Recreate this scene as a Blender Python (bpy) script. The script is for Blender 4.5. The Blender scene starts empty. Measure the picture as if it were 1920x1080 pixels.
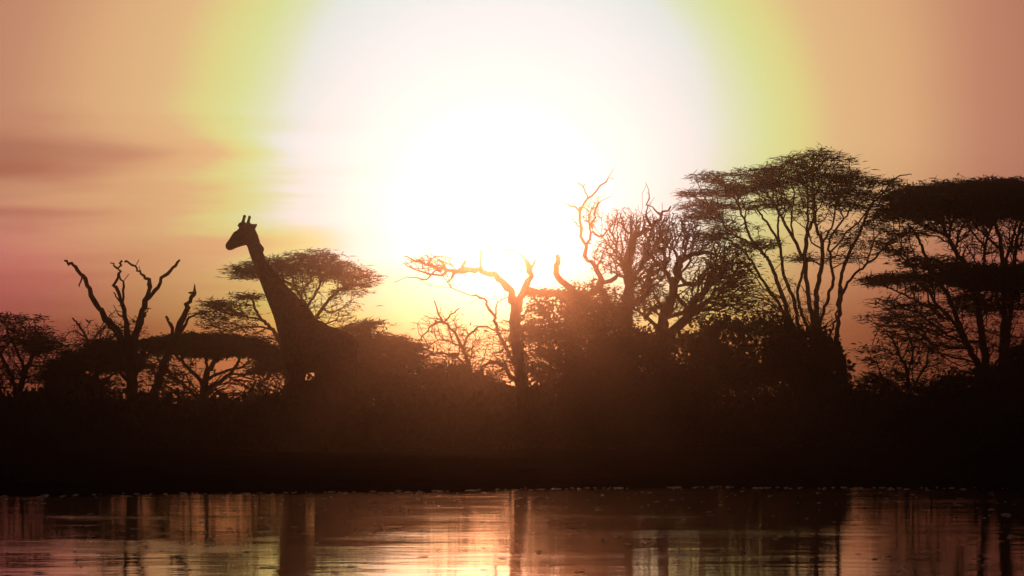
import bpy, math, random
import numpy as np
from mathutils import Vector
R = math.radians
rnd = random.Random(7)
rng = np.random.default_rng(11)
sc = bpy.context.scene
COL = sc.collection

# ------------------------------------------------------------------ camera
F = 5333.33            # focal length in photo pixels (100 mm on 36 mm, 1920 px)
HZ = 815.0             # row of the horizon in the photograph
CZ = 0.3               # camera height above the water
cam = bpy.data.objects.new('camera', bpy.data.cameras.new('camera'))
COL.objects.link(cam); sc.camera = cam
cam.location = (0, 0, CZ); cam.rotation_euler = (R(90), 0, 0)
cam.data.lens = 100; cam.data.sensor_width = 36
cam.data.shift_y = (HZ - 540) / 1920
cam.data.clip_start = 0.1; cam.data.clip_end = 6000

# ------------------------------------------------------------------ sky
SUN_AZ = (938 - 960) / F
SUN_EL = (HZ - 398) / F
GLOW_EL = (HZ - 256) / F
S = Vector((math.sin(SUN_AZ) * math.cos(SUN_EL), math.cos(SUN_AZ) * math.cos(SUN_EL), math.sin(SUN_EL)))
HAZE_DENSITY = 0.0008
SUN_STRENGTH = 0.42
world = bpy.data.worlds.new('World'); sc.world = world; world.use_nodes = True
nt = world.node_tree; N = nt.nodes; L = nt.links
for n in list(N): N.remove(n)
def nd(t, **k):
    n = N.new(t)
    for a, b in k.items(): setattr(n, a, b)
    return n
def mth(op, a, b=None, c=None):
    n = nd('ShaderNodeMath', operation=op)
    for i, v in enumerate((a, b, c)):
        if v is None: continue
        if isinstance(v, (int, float)): n.inputs[i].default_value = v
        else: L.new(v, n.inputs[i])
    return n.outputs[0]
def ramp(x, stops, mode='EASE'):
    n = nd('ShaderNodeValToRGB'); n.color_ramp.interpolation = 'LINEAR'
    e = n.color_ramp.elements
    while len(e) > 1: e.remove(e[-1])
    e[0].position = stops[0][0]; e[0].color = (*stops[0][1], 1)
    for p, c in stops[1:]:
        k = e.new(p); k.color = (*c, 1)
    L.new(x, n.inputs[0]); return n.outputs[0]
def mixc(kind, a, b, f=1.0):
    n = nd('ShaderNodeMix', data_type='RGBA', blend_type=kind)
    if isinstance(f, (int, float)): n.inputs[0].default_value = f
    else: L.new(f, n.inputs[0])
    for s, v in ((6, a), (7, b)):
        if isinstance(v, tuple): n.inputs[s].default_value = (*v, 1)
        else: L.new(v, n.inputs[s])
    return n.outputs[2]
tc = nd('ShaderNodeTexCoord')
sep = nd('ShaderNodeSeparateXYZ'); L.new(tc.outputs['Generated'], sep.inputs[0])
dx, dy, dz = sep.outputs
dot = nd('ShaderNodeVectorMath', operation='DOT_PRODUCT'); L.new(tc.outputs['Generated'], dot.inputs[0]); dot.inputs[1].default_value = (math.sin(SUN_AZ) * math.cos(GLOW_EL), math.cos(SUN_AZ) * math.cos(GLOW_EL), math.sin(GLOW_EL))
ang = mth('ARCCOSINE', mth('MINIMUM', dot.outputs['Value'], 0.9999999))       # radians from the sun
# thin horizontal cloud streaks, stretched along the horizon
cmb = nd('ShaderNodeCombineXYZ')
L.new(mth('MULTIPLY', dx, 7.0), cmb.inputs[0]); L.new(mth('MULTIPLY', dy, 1.0), cmb.inputs[1]); L.new(mth('MULTIPLY', dz, 62.0), cmb.inputs[2])
ns = nd('ShaderNodeTexNoise'); ns.inputs['Scale'].default_value = 1.0; ns.inputs['Detail'].default_value = 4; ns.inputs['Roughness'].default_value = 0.5
L.new(cmb.outputs[0], ns.inputs['Vector'])
cl = mth('SUBTRACT', ns.outputs[0], 0.5)
# streaks live in a belt 3.5 to 7 degrees up, strongest away to the left of the sun
belt = nd('ShaderNodeMapRange', interpolation_type='SMOOTHSTEP'); L.new(dz, belt.inputs[0])
belt.inputs[1].default_value = 0.123; belt.inputs[2].default_value = 0.093
side = nd('ShaderNodeMapRange', interpolation_type='SMOOTHSTEP'); L.new(dx, side.inputs[0])
side.inputs[1].default_value = -0.02; side.inputs[2].default_value = -0.075
streak = mth('MULTIPLY', mth('MULTIPLY', belt.outputs[0], side.outputs[0]), cl)
low = nd('ShaderNodeTexNoise'); low.inputs['Scale'].default_value = 9.0; low.inputs['Detail'].default_value = 2
L.new(tc.outputs['Generated'], low.inputs['Vector'])
wob = mth('MULTIPLY', mth('SUBTRACT', low.outputs[0], 0.5), 0.02)
# two explicit cloud bars left of the sun, seen as dusky bands with soft tapered ends
def bar(zc, zh, x0, x1):
    a = mth('DIVIDE', mth('SUBTRACT', dz, zc), zh)
    g = mth('POWER', 2.718, mth('MULTIPLY', mth('MULTIPLY', a, a), -1.0))
    m = nd('ShaderNodeMapRange', interpolation_type='SMOOTHSTEP'); L.new(mth('ADD', dx, mth('MULTIPLY', cl, 0.02)), m.inputs[0])
    m.inputs[1].default_value = x1; m.inputs[2].default_value = x0
    return mth('MULTIPLY', g, m.outputs[0])
bar1 = bar(0.0985, 0.0050, -0.13, -0.058)
bar23 = mth('ADD', bar(0.0915, 0.0028, -0.20, -0.11), mth('MULTIPLY', bar(0.0768, 0.0020, -0.2, -0.105), 0.9))
bars = mth('ADD', bar1, mth('MULTIPLY', bar23, 0.7))
angw = mth('ADD', mth('ADD', ang, wob), mth('ADD', mth('MULTIPLY', streak, 0.10), mth('MULTIPLY', bars, 0.046)))
def px(r): return r / F / 0.6
t = mth('DIVIDE', angw, 0.6)
glow = ramp(t, [(0.0, (.84, .95, .97)), (px(240), (.84, .94, .95)), (px(330), (.80, .90, .89)), (px(385), (.76, .86, .82)), (px(435), (.70, .81, .54)), (px(490), (.67, .78, .34)), (px(550), (.72, .70, .27)),  # burnt-out glare and its yellow-green camera fringe painted into the sky colour
                (px(625), (.75, .51, .25)), (px(750), (.72, .44, .22)), (px(900), (.57, .29, .17)), (px(1080), (.455, .205, .125)),
                (px(1400), (.33, .14, .095)), (px(2000), (.16, .075, .06)), (px(2700), (.08, .045, .04)), (1.0, (.045, .03, .03))])
far = ramp(mth('DIVIDE', ang, 3.1416), [(0.0, (1, 1, 1)), (0.2, (1, 1, 1)), (0.35, (.5, .5, .55)), (0.6, (.25, .25, .3)), (1.0, (.2, .2, .25))])
glow = mixc('MULTIPLY', glow, far)
# the dusty band at the horizon: light is absorbed, red survives longest, weaker right under the sun
hz = ramp(mth('MULTIPLY', dz, 5.0), [(0.0, (.16, .07, .05)), (0.11, (.19, .09, .07)), (0.19, (.36, .21, .18)), (0.27, (.72, .55, .51)), (0.36, (.9, .82, .8)), (0.5, (1, 1, 1))])
near = nd('ShaderNodeMapRange', interpolation_type='SMOOTHSTEP'); L.new(mth('ABSOLUTE', mth('ADD', dx, 0.012)), near.inputs[0])
near.inputs[1].default_value = 0.02; near.inputs[2].default_value = 0.15; near.inputs[3].default_value = 0.30; near.inputs[4].default_value = 1.0
near.inputs[3].default_value = 0.0
hz2 = ramp(mth('MULTIPLY', dz, 5.0), [(0.0, (.45, .18, .11)), (0.10, (.66, .27, .14)), (0.165, (.86, .46, .23)), (0.205, (.80, .80, .40)), (0.265, (.84, .93, .68)), (0.31, (1, 1, 1))])
glow = mixc('MULTIPLY', glow, mixc('MIX', hz2, hz, near.outputs[0]))
# darker tint low in the sky to the right
rb = nd('ShaderNodeMapRange', interpolation_type='SMOOTHSTEP'); L.new(dx, rb.inputs[0]); rb.inputs[1].default_value = 0.05; rb.inputs[2].default_value = 0.14
rz = nd('ShaderNodeMapRange', interpolation_type='SMOOTHSTEP'); L.new(dz, rz.inputs[0]); rz.inputs[1].default_value = 0.085; rz.inputs[2].default_value = 0.045
glow = mixc('MULTIPLY', glow, (.88, .74, .80), mth('MULTIPLY', rb.outputs[0], rz.outputs[0]))
# pink cast of the cloud bars and streaks
pk = nd('ShaderNodeMapRange'); L.new(mth('ADD', mth('MULTIPLY', streak, 1.4), mth('ADD', mth('MULTIPLY', bar1, 0.12), mth('MULTIPLY', bar23, 0.6))), pk.inputs[0]); pk.inputs[1].default_value = 0; pk.inputs[2].default_value = 1
glow = mixc('MULTIPLY', glow, (.90, .72, .74), pk.outputs[0])
# pinker patch low on the left
pl = nd('ShaderNodeMapRange', interpolation_type='SMOOTHSTEP'); L.new(dx, pl.inputs[0]); pl.inputs[1].default_value = -0.12; pl.inputs[2].default_value = -0.19
plz = nd('ShaderNodeMapRange', interpolation_type='SMOOTHSTEP'); L.new(dz, plz.inputs[0]); plz.inputs[1].default_value = 0.09; plz.inputs[2].default_value = 0.05
glow = mixc('MULTIPLY', glow, (1.38, 1.02, 1.6), mth('MULTIPLY', pl.outputs[0], plz.outputs[0]))
pr_ = nd('ShaderNodeMapRange', interpolation_type='SMOOTHSTEP'); L.new(dx, pr_.inputs[0]); pr_.inputs[1].default_value = 0.13; pr_.inputs[2].default_value = 0.18
glow = mixc('MULTIPLY', glow, (.93, .86, .92), pr_.outputs[0])
bg = nd('ShaderNodeBackground'); L.new(glow, bg.inputs[0]); bg.inputs[1].default_value = 0.93
sky = nd('ShaderNodeTexSky', sky_type='NISHITA'); sky.sun_disc = False
sky.sun_elevation = SUN_EL; sky.sun_rotation = SUN_AZ; sky.dust_density = 6; sky.air_density = 3; sky.ozone_density = 0.5
bg2 = nd('ShaderNodeBackground'); L.new(mixc('MULTIPLY', sky.outputs[0], (1.0, .55, .4)), bg2.inputs[0]); bg2.inputs[1].default_value = 0.003
add = nd('ShaderNodeAddShader'); L.new(bg.outputs[0], add.inputs[0]); L.new(bg2.outputs[0], add.inputs[1])
out = nd('ShaderNodeOutputWorld'); L.new(add.outputs[0], out.inputs['Surface'])
world.cycles.sampling_method = 'AUTOMATIC'

sun = bpy.data.objects.new('sun', bpy.data.lights.new('sun', 'SUN')); COL.objects.link(sun)
sun.data.energy = SUN_STRENGTH; sun.data.angle = R(0.5); sun.data.color = (1.0, 0.38, 0.17)
sun.rotation_euler = (-S).to_track_quat('-Z', 'Y').to_euler()
sun.location = (0, 60, 20)

sc.view_settings.view_transform = 'Standard'; sc.view_settings.look = 'None'
sc.view_settings.exposure = 0; sc.view_settings.gamma = 1; sc.view_settings.use_curve_mapping = False
sc.cycles.max_bounces = 4; sc.cycles.diffuse_bounces = 1; sc.cycles.glossy_bounces = 2; sc.cycles.volume_bounces = 0
sc.cycles.transparent_max_bounces = 4; sc.cycles.use_denoising = True; sc.cycles.denoising_input_passes = 'RGB_ALBEDO'

# ------------------------------------------------------------------ materials
def mat(name, col, rough=0.9, var=0.35, scale=3.0, bump=0.0, spec=0.2, col2=None, stretch=(1, 1, 1)):
    m = bpy.data.materials.new(name); m.use_nodes = True
    t_ = m.node_tree; b = t_.nodes['Principled BSDF']
    b.inputs['Roughness'].default_value = rough; b.inputs['Specular IOR Level'].default_value = spec
    co = t_.nodes.new('ShaderNodeTexCoord'); mp = t_.nodes.new('ShaderNodeMapping'); mp.inputs['Scale'].default_value = stretch
    n = t_.nodes.new('ShaderNodeTexNoise'); n.inputs['Scale'].default_value = scale; n.inputs['Detail'].default_value = 5
    t_.links.new(co.outputs['Object'], mp.inputs[0]); t_.links.new(mp.outputs[0], n.inputs['Vector'])
    r = t_.nodes.new('ShaderNodeValToRGB'); e = r.color_ramp.elements
    c2 = col2 or tuple(c * (1 + var) for c in col)
    e[0].position = .3; e[0].color = (*[c * (1 - var) for c in col], 1); e[1].position = .7; e[1].color = (*c2, 1)
    t_.links.new(n.outputs[0], r.inputs[0]); t_.links.new(r.outputs[0], b.inputs['Base Color'])
    if bump:
        bp = t_.nodes.new('ShaderNodeBump'); bp.inputs['Strength'].default_value = bump; bp.inputs['Distance'].default_value = .03
        t_.links.new(n.outputs[0], bp.inputs['Height']); t_.links.new(bp.outputs[0], b.inputs['Normal'])
    return m
M_BARK = mat('acacia_bark', (.058, .047, .034), var=.2, scale=9, bump=.5, stretch=(1, 1, .25))
M_DEAD = mat('dead_wood', (.066, .052, .038), var=.2, scale=12, bump=.6, stretch=(1, 1, .2))
M_TWIG = mat('twig_bark', (.054, .044, .030), scale=5, var=.2)
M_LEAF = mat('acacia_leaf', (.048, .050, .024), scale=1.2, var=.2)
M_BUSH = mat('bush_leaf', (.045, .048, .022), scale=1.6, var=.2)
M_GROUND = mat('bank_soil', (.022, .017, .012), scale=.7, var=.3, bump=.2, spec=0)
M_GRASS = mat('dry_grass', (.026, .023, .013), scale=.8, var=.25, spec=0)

# ------------------------------------------------------------------ helpers
def link(o, parent=None):
    COL.objects.link(o)
    if parent: o.parent = parent
    return o
GROUPS = {'dense_bush': 'shrubs along the far bank', 'thorn_thicket': 'bare thorn thickets', 'dead_tree': 'bare dead trees', 'gnarled_dead_tree': 'bare dead trees'}
def tag(o, label=None, cat=None, group=None, kind=None):
    if cat and not group:
        nm = o.name.split('.')[0]; group = GROUPS.get(nm) or ('living acacias on the far bank' if 'acacia' in nm else None)
    if label: o['label'] = label
    if cat: o['category'] = cat
    if group: o['group'] = group
    if kind: o['kind'] = kind
    return o
def empty(name, loc):
    o = bpy.data.objects.new(name, None); o.location = loc; o.empty_display_size = .3
    COL.objects.link(o); return o
def mesh(name, v, f, m, parent=None, origin=None, smooth=False):
    v = np.asarray(v, dtype=np.float32).reshape(-1, 3)
    if origin is not None: v = v - np.asarray(origin, dtype=np.float32)
    me = bpy.data.meshes.new(name)
    if isinstance(f, np.ndarray):
        nf, k = f.shape
        me.vertices.add(len(v)); me.vertices.foreach_set('co', v.ravel())
        me.loops.add(nf * k); me.loops.foreach_set('vertex_index', f.astype(np.int32).ravel())
        me.polygons.add(nf); me.polygons.foreach_set('loop_start', np.arange(nf, dtype=np.int32) * k)
        me.polygons.foreach_set('loop_total', np.full(nf, k, dtype=np.int32))
        me.update(calc_edges=True)
    else:
        me.from_pydata(v.tolist(), [], f)
    me.materials.append(m)
    if smooth: me.polygons.foreach_set('use_smooth', np.ones(len(me.polygons), dtype=bool))
    o = bpy.data.objects.new(name, me)
    return link(o, parent)
def P(x, y, Y): return np.array([(x - 960) / F * Y, Y, CZ + (HZ - y) / F * Y])
def shore(x):
    x = np.asarray(x, float)
    return 15.6 + .50 * np.clip(x, -8, 5) - .08 * np.clip(x, 0, 5) ** 2 + .35 * np.sin(x * .8 + 1) + .16 * np.sin(x * 2.3) + .08 * np.sin(x * 6.1 + .6) + .04 * np.sin(x * 17.)
def ground_z(x, y):
    x = np.asarray(x, float); y = np.asarray(y, float)
    e = y - shore(x)
    t_ = np.clip(e / 14.0, 0, 1)
    z = np.where(e < 0, e * .06, .06 * (t_ * t_ * (3 - 2 * t_)) + .025 * np.clip(e / .5, 0, 1))
    return z + .02 * np.sin(x * .9 + y * .31) * np.clip(e / 10, 0, 1) + .04 * np.sin(x * .21 + 2 + y * .07) * np.clip(e / 12, 0, 1)

def tubes(A, B, ra, rb, da, db, sides):
    """prisms from A to B with end directions da, db; all arrays of n rows"""
    n = len(A)
    def ring(C, r, d):
        d = d / (np.linalg.norm(d, axis=1, keepdims=True) + 1e-9)
        ref = np.where(np.abs(d[:, 1:2]) > .9, np.array([[1., 0, 0]]), np.array([[0., 1, 0]]))
        u = np.cross(d, ref); u /= np.linalg.norm(u, axis=1, keepdims=True) + 1e-9
        w = np.cross(d, u)
        a = np.arange(sides) * 2 * math.pi / sides
        return C[:, None] + r[:, None, None] * (np.cos(a)[None, :, None] * u[:, None] + np.sin(a)[None, :, None] * w[:, None])
    V = np.concatenate([ring(A, ra, da), ring(B, rb, db)], axis=1).reshape(-1, 3)
    i = np.arange(sides); j = (i + 1) % sides
    q = np.stack([i, j, j + sides, i + sides], 1)
    Fc = (q[None] + (np.arange(n) * 2 * sides)[:, None, None]).reshape(-1, 4)
    return V, Fc

def catmull(pts, k):
    pts = np.asarray(pts, float); n = len(pts)
    if n < 3:
        t_ = np.linspace(0, 1, k + 1)[:, None]; return pts[0] * (1 - t_) + pts[1] * t_
    e = np.vstack([2 * pts[0] - pts[1], pts, 2 * pts[-1] - pts[-2]]); o = []
    for i in range(n - 1):
        p0, p1, p2, p3 = e[i:i + 4]
        for s in range(k):
            u = s / k
            o.append(.5 * ((2 * p1) + (-p0 + p2) * u + (2 * p0 - 5 * p1 + 4 * p2 - p3) * u * u + (-p0 + 3 * p1 - 3 * p2 + p3) * u ** 3))
    o.append(pts[-1]); return np.array(o)

class Skel:
    def __init__(s):
        s.p = np.zeros((20000, 3)); s.par = np.full(20000, -1); s.r = np.zeros(20000); s.L = np.zeros(20000); s.lim = np.full(20000, -1); s.n = 0
    def add(s, p, par, r, lim=-1):
        i = s.n; s.p[i] = p; s.par[i] = par; s.r[i] = r; s.lim[i] = lim
        s.L[i] = 0 if par < 0 else s.L[par] + np.linalg.norm(p - s.p[par]); s.n += 1
        return i

def leaf_cards(C, D, ln, wd, jit, rg, droop=0.0):
    """thin pointed leaf sprays: a quad (diamond) from C along D, all arrays"""
    n = len(C)
    D = D / (np.linalg.norm(D, axis=1, keepdims=True) + 1e-9)
    up = np.tile([[0, 0, 1.]], (n, 1)) + rg.normal(0, jit, (n, 3))
    W = np.cross(D, up); W /= np.linalg.norm(W, axis=1, keepdims=True) + 1e-9
    N_ = np.cross(W, D)
    ln = ln[:, None]; wd = wd[:, None]
    tip = C + D * ln; tip[:, 2] -= droop * ln[:, 0]
    mid = C + D * ln * .45 + N_ * wd * .25
    V = np.stack([C, mid + W * wd, tip, mid - W * wd], 1).reshape(-1, 3)
    Fc = np.arange(4 * n).reshape(-1, 4)
    return V, Fc

def tree(name, label, cat, Y, limbs, pads, group=None, bark=None, leafm=None, seed=0, bf=.35, step=.30, wig=.06, twig_r=.006,
         spread=.45, leaf=(.28, .022), per=14, curl=0.0, depth_k=None, trunk_only_lim0=True, fold=.6, out_bias=.7, rise=.08, leaf_jit=.5, ryk=1.0, nk=1.0, spurs=0):
    """limbs: list of [(px, py, width_px), ...]; first is the trunk, from the ground up.
       pads: (cx, cy, rx, ry, n_twigs, leaf_density 0..)"""
    rg = np.random.default_rng(seed + 100); bk_dead = bark is not None
    sk = Skel(); s = Y / F
    bx = limbs[0][0][0]
    base = P(bx, HZ, Y); base[2] = float(ground_z(base[0], base[1])) - .05
    for li, pts in enumerate(limbs):
        raw = [list(P(q[0], q[1], Y)) + [q[2] * .5 * s] for q in pts]
        raw = np.array(raw)
        if li == 0:
            raw[0, :3] = base; par = -1; k_d = 0
            k_d = 0
        else:
            d = np.abs(sk.p[:sk.n, 0] - raw[0, 0]) + np.abs(sk.p[:sk.n, 2] - raw[0, 2])
            par = int(np.argmin(d)); raw[0, :3] = sk.p[par]
            k_d = rg.uniform(-spread, spread) if depth_k is None else depth_k[(li - 1) % len(depth_k)]
        # depth grows with distance travelled along the limb
        seg = np.linalg.norm(np.diff(raw[:, :3][:, [0, 2]], axis=0), axis=1); cum = np.concatenate([[0], np.cumsum(seg)])
        raw[:, 1] = raw[0, 1] + cum * k_d
        mean = cum[-1] / max(1, len(raw) - 1)
        k = max(2, int(round(mean / .12)))
        c = catmull(raw, min(k, 8))
        w = np.zeros(len(c)); 
        for i in range(len(c)):
            p = c[i, :3] + (rg.normal(0, wig * .25, 3) * min(1, i / 3) if i < len(c) - 1 and (li > 0 or i > 0) else 0)
            if i == 0 and li > 0: continue
            par = sk.add(p, par, max(c[i, 3], .003), li)
    nl = sk.n
    # grow twigs towards points spread through the leaf layers
    att = []
    for pi, pad in enumerate(pads):
        cx, cy, rx, ry, n, ld = pad[:6]; n = int(n * nk * (2.2 if ld <= .3 else 1)); ry *= ryk if ry < 25 else 1; ld = ld * .5 if ld <= .3 else ld
        for _ in range(n):
            while True:
                u = rg.uniform(-1, 1, 3)
                if (u ** 2).sum() < 1: break
            X = cx + u[0] * rx; Z = cy + u[1] * ry; dy = u[2] * rx * s * fold
            p = P(X, Z, Y); p[1] += dy
            if p[2] < float(ground_z(p[0], p[1])) + .05: continue
            att.append((p, ld, np.array([(X - bx), 0, 0])))
    for _ in range(spurs):
        j = int(rg.integers(int(nl * .25), nl)); 
        d_ = sk.p[j] - sk.p[sk.par[j]]; v_ = rg.normal(0, 1, 3); v_ -= v_ @ d_ * d_ / (d_ @ d_ + 1e-9); v_ /= np.linalg.norm(v_)
        att.append((sk.p[j] + v_ * rg.uniform(.06, .24) + d_ / (np.linalg.norm(d_) + 1e-9) * rg.uniform(.05, .35), 0, None))
    if bk_dead: sk.r[:nl] *= 1 + .16 * np.sin(np.arange(nl) * 1.7 + seed) * rg.uniform(.3, 1, nl) + rg.normal(0, .05, nl)
    A = np.array([a[0] for a in att]) if att else np.zeros((0, 3)); tips = []
    if len(A):
        # nearest to skeleton first
        dmin = np.min(np.linalg.norm(A[:, None] - sk.p[None, :nl:3], axis=2), axis=1) if nl < 3000 else np.linalg.norm(A - base, axis=1)
        order = np.argsort(dmin + rg.uniform(0, .4, len(A)))
        trunk_cut = base[2] + .25 * (A[:, 2].max() - base[2])
        for i in order:
            a = A[i]
            d = np.linalg.norm(sk.p[:sk.n] - a, axis=1)
            cost = d + bf * sk.L[:sk.n] + np.where(sk.p[:sk.n, 2] > a[2] + .15, .6, 0)
            j = int(np.argmin(cost)); st = sk.p[j].copy(); dist = d[j]
            if dist < .02: continue
            m = max(1, int(dist / step)); par = j
            dirv = (a - st); perp = rg.normal(0, 1, 3); perp -= perp @ dirv / (dist ** 2) * dirv; perp /= np.linalg.norm(perp) + 1e-9
            bow = rg.normal(0, .10 + curl) * dist
            for q in range(1, m + 1):
                u = q / m
                p = st + dirv * u + perp * bow * math.sin(math.pi * u) + np.array([0, 0, .10 * dist * math.sin(math.pi * u) * (1 if curl == 0 else .3)])
                if q < m: p = p + rg.normal(0, wig * min(1, dist), 3)
                par = sk.add(p, par, 0)
                if sk.n > 19000: break
            tips.append((par, att[i][1]))
            if sk.n > 19000: break
    # pipe model for twigs
    n = sk.n; cnt = np.zeros(n)
    kids = np.zeros(n, int); np.add.at(kids, sk.par[1:n], 1)
    cnt[kids == 0] = 1
    for i in range(n - 1, nl - 1, -1):
        if cnt[i] == 0: cnt[i] = 1
        if sk.par[i] >= nl: cnt[sk.par[i]] += cnt[i]
    sk.r[nl:n] = 1.35 * twig_r * np.maximum(cnt[nl:n], 1) ** .42
    par = sk.par[:n].copy(); p = sk.p[:n]; r = sk.r[:n]
    for i in range(nl, n):
        r[i] = min(r[i], r[par[i]] * .95) if r[par[i]] > 0 else r[i]
    dr = np.zeros((n, 3)); idx = np.arange(1, n)
    dr[idx] = p[idx] - p[par[idx]]; dr[0] = (0, 0, 1)
    dr /= np.linalg.norm(dr, axis=1, keepdims=True) + 1e-9
    main = np.full(n, -1)
    for i in range(n - 1, 0, -1):
        q = par[i]
        if main[q] < 0 or r[i] > r[main[q]]: main[q] = i
    av = dr.copy(); has = main >= 0; av[has] = dr[has] + dr[main[has]]
    av /= np.linalg.norm(av, axis=1, keepdims=True) + 1e-9
    def build(sel, sides):
        ismain = (main[par[sel]] == sel) | (sk.lim[:n][sel] == sk.lim[:n][par[sel]]) & (sk.lim[:n][sel] >= 0)
        ra = np.where(ismain, r[par[sel]], r[sel])
        da = np.where(ismain[:, None], av[par[sel]], dr[sel])
        return tubes(p[par[sel]], p[sel], ra, r[sel], da, av[sel], sides)
    root = empty(name, base); tag(root, label, cat, group)
    bk = bark or M_BARK
    lim = sk.lim[:n]
    for li in range(len(limbs)):
        sel = np.where((lim == li) & (par >= 0))[0]
        if len(sel) == 0: continue
        V, Fc = build(sel, 8 if li == 0 else 6)
        mesh('trunk' if li == 0 else 'limb', V, Fc, bk, root, base, smooth=True)
    sel = np.where(lim < 0)[0]
    if len(sel):
        V, Fc = build(sel, 3)
        tag(mesh('twigs', V, Fc, M_TWIG if bk is M_BARK else bk, root, base), kind='stuff')
    Cs, Ds, Ls, Ws = [], [], [], []
    ax = base[0]
    for (ti, ld) in tips:
        k = rg.poisson(per * ld)
        if k <= 0: continue
        c = p[ti]; o = c - np.array([ax, Y, c[2]]); on = np.linalg.norm(o) + 1e-6; o /= on
        # leaf sprays sit along the last stretch of the twig
        up2 = p[par[ti]]
        tt = rg.uniform(-.2, 1, (k, 1)); cc = c * tt + up2 * (1 - tt) + rg.normal(0, 1, (k, 3)) * np.array([.14, .14, .035])
        a = rg.uniform(0, 2 * math.pi, k)
        D = np.stack([np.cos(a), np.sin(a), rg.normal(rise, .22, k)], 1) + o * out_bias
        Cs.append(cc); Ds.append(D); Ls.append(leaf[0] * rg.uniform(.45, 1.3, k)); Ws.append(leaf[1] * rg.uniform(.6, 1.4, k))
    if Cs:
        V, Fc = leaf_cards(np.concatenate(Cs), np.concatenate(Ds), np.concatenate(Ls), np.concatenate(Ws), leaf_jit, rg, .06)
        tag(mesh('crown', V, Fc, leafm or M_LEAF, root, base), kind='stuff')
    STATS.append((name, n, sum(len(c) for c in Cs)))
    return root
STATS = []

def bush(name, label, Y, bx, lobes, n_leaf, seed, group=None, size=(.10, .035), stems=7, fringe=40, shell=.55):
    """dense leafy shrub: leaf blades through lobes, thin stems from one base"""
    rg = np.random.default_rng(seed + 500); s = Y / F
    base = P(bx, HZ, Y); base[2] = float(ground_z(base[0], base[1])) - .04
    root = empty(name, base); tag(root, label, 'bush', group)
    tot = sum(l[2] * l[3] for l in lobes); Cs, Ds = [], []
    sa, sb = [], []
    for (cx, cy, rx, ry) in lobes:
        m = int(n_leaf * rx * ry / tot)
        u = rg.normal(0, 1, (m, 3)); u /= np.linalg.norm(u, axis=1, keepdims=True)
        rr = np.clip(rg.uniform(shell, 1, (m, 1)) ** .7 * (1 + .10 * np.sin(u[:, :1] * 7 + cx) + .09 * np.sin(u[:, 2:3] * 9 + u[:, 1:2] * 5)), 0, 1.2)
        rr *= 1 + rg.normal(0, .05, (m, 1))
        c = P(cx, cy, Y); q = c + u * rr * np.array([rx * s, rx * s * .7, ry * s])
        Cs.append(q); Ds.append(u * .6 + rg.normal(0, .7, (m, 3)) + np.array([0, 0, .25]))
        for _ in range(fringe):
            v = rg.normal(0, 1, 3); v[2] = abs(v[2]) + .2; v /= np.linalg.norm(v)
            a = c + v * .8 * np.array([rx * s, rx * s * .7, ry * s]); b = c + v * rg.uniform(1.0, 1.25) * np.array([rx * s, rx * s * .7, ry * s]) + rg.normal(0, .05, 3)
            sa.append(a); sb.append(b)
        for _ in range(stems):
            v = rg.normal(0, .5, 3); b = c + v * np.array([rx * s, rx * s * .7, ry * s * .6]); mid = (base + b) / 2 + rg.normal(0, .1, 3)
            sa += [base, mid]; sb += [mid, b]
    C = np.concatenate(Cs); D = np.concatenate(Ds)
    ok = C[:, 2] > ground_z(C[:, 0], C[:, 1]); C = C[ok]; D = D[ok]; m = len(C)
    V, Fc = leaf_cards(C, D, size[0] * rg.uniform(.5, 1.6, m), size[1] * rg.uniform(.6, 1.5, m), 1.2, rg, .1)
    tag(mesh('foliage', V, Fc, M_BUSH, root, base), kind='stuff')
    A = np.array(sa); B = np.array(sb); d = B - A
    V, Fc = tubes(A, B, np.full(len(A), .010), np.full(len(A), .004), d, d, 3)
    tag(mesh('twigs', V, Fc, M_TWIG, root, base), kind='stuff')
    return root

# ------------------------------------------------------------------ ground, water
gx = np.concatenate([[-500, -300, -150, -80, -50], np.arange(-30, -5, .5), np.arange(-5, 5, .1), np.arange(5, 30.01, .5), [50, 80, 150, 300, 500]])
gy = np.concatenate([[-40, -20, 0, 10], np.arange(11, 20, .1), np.arange(20, 40, .5), np.arange(40, 120, 3), [150, 200, 300, 500, 900]])
GX, GY = np.meshgrid(gx, gy); GZ = np.maximum(ground_z(GX, GY), -1.1)
GZ += rng.normal(0, .006, GZ.shape) * (GY > 16) * (GY < 40)
i = np.arange(len(gy) - 1)[:, None] * len(gx) + np.arange(len(gx) - 1)[None]
q = np.stack([i, i + 1, i + 1 + len(gx), i + len(gx)], -1).reshape(-1, 4)
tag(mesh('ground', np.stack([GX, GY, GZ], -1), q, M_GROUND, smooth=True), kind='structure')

mw = bpy.data.materials.new('river_water'); mw.use_nodes = True; t_ = mw.node_tree; b = t_.nodes['Principled BSDF']
b.inputs['Base Color'].default_value = (.022, .014, .009, 1); b.inputs['Roughness'].default_value = .010; b.inputs['IOR'].default_value = 1.33
co = t_.nodes.new('ShaderNodeTexCoord')
def wn(sc_, st, det, rough=.5):
    mp = t_.nodes.new('ShaderNodeMapping'); mp.inputs['Scale'].default_value = st
    n = t_.nodes.new('ShaderNodeTexNoise'); n.inputs['Scale'].default_value = sc_; n.inputs['Detail'].default_value = det; n.inputs['Roughness'].default_value = rough
    t_.links.new(co.outputs['Object'], mp.inputs[0]); t_.links.new(mp.outputs[0], n.inputs['Vector']); return n.outputs[0]
def bmp(h, dist, prev=None):
    n = t_.nodes.new('ShaderNodeBump'); n.inputs['Strength'].default_value = 1; n.inputs['Distance'].default_value = dist
    t_.links.new(h, n.inputs['Height'])
    if prev: t_.links.new(prev, n.inputs['Normal'])
    return n.outputs[0]
n1 = bmp(wn(2.4, (.8, 1, 1), 3), .0013)
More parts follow.
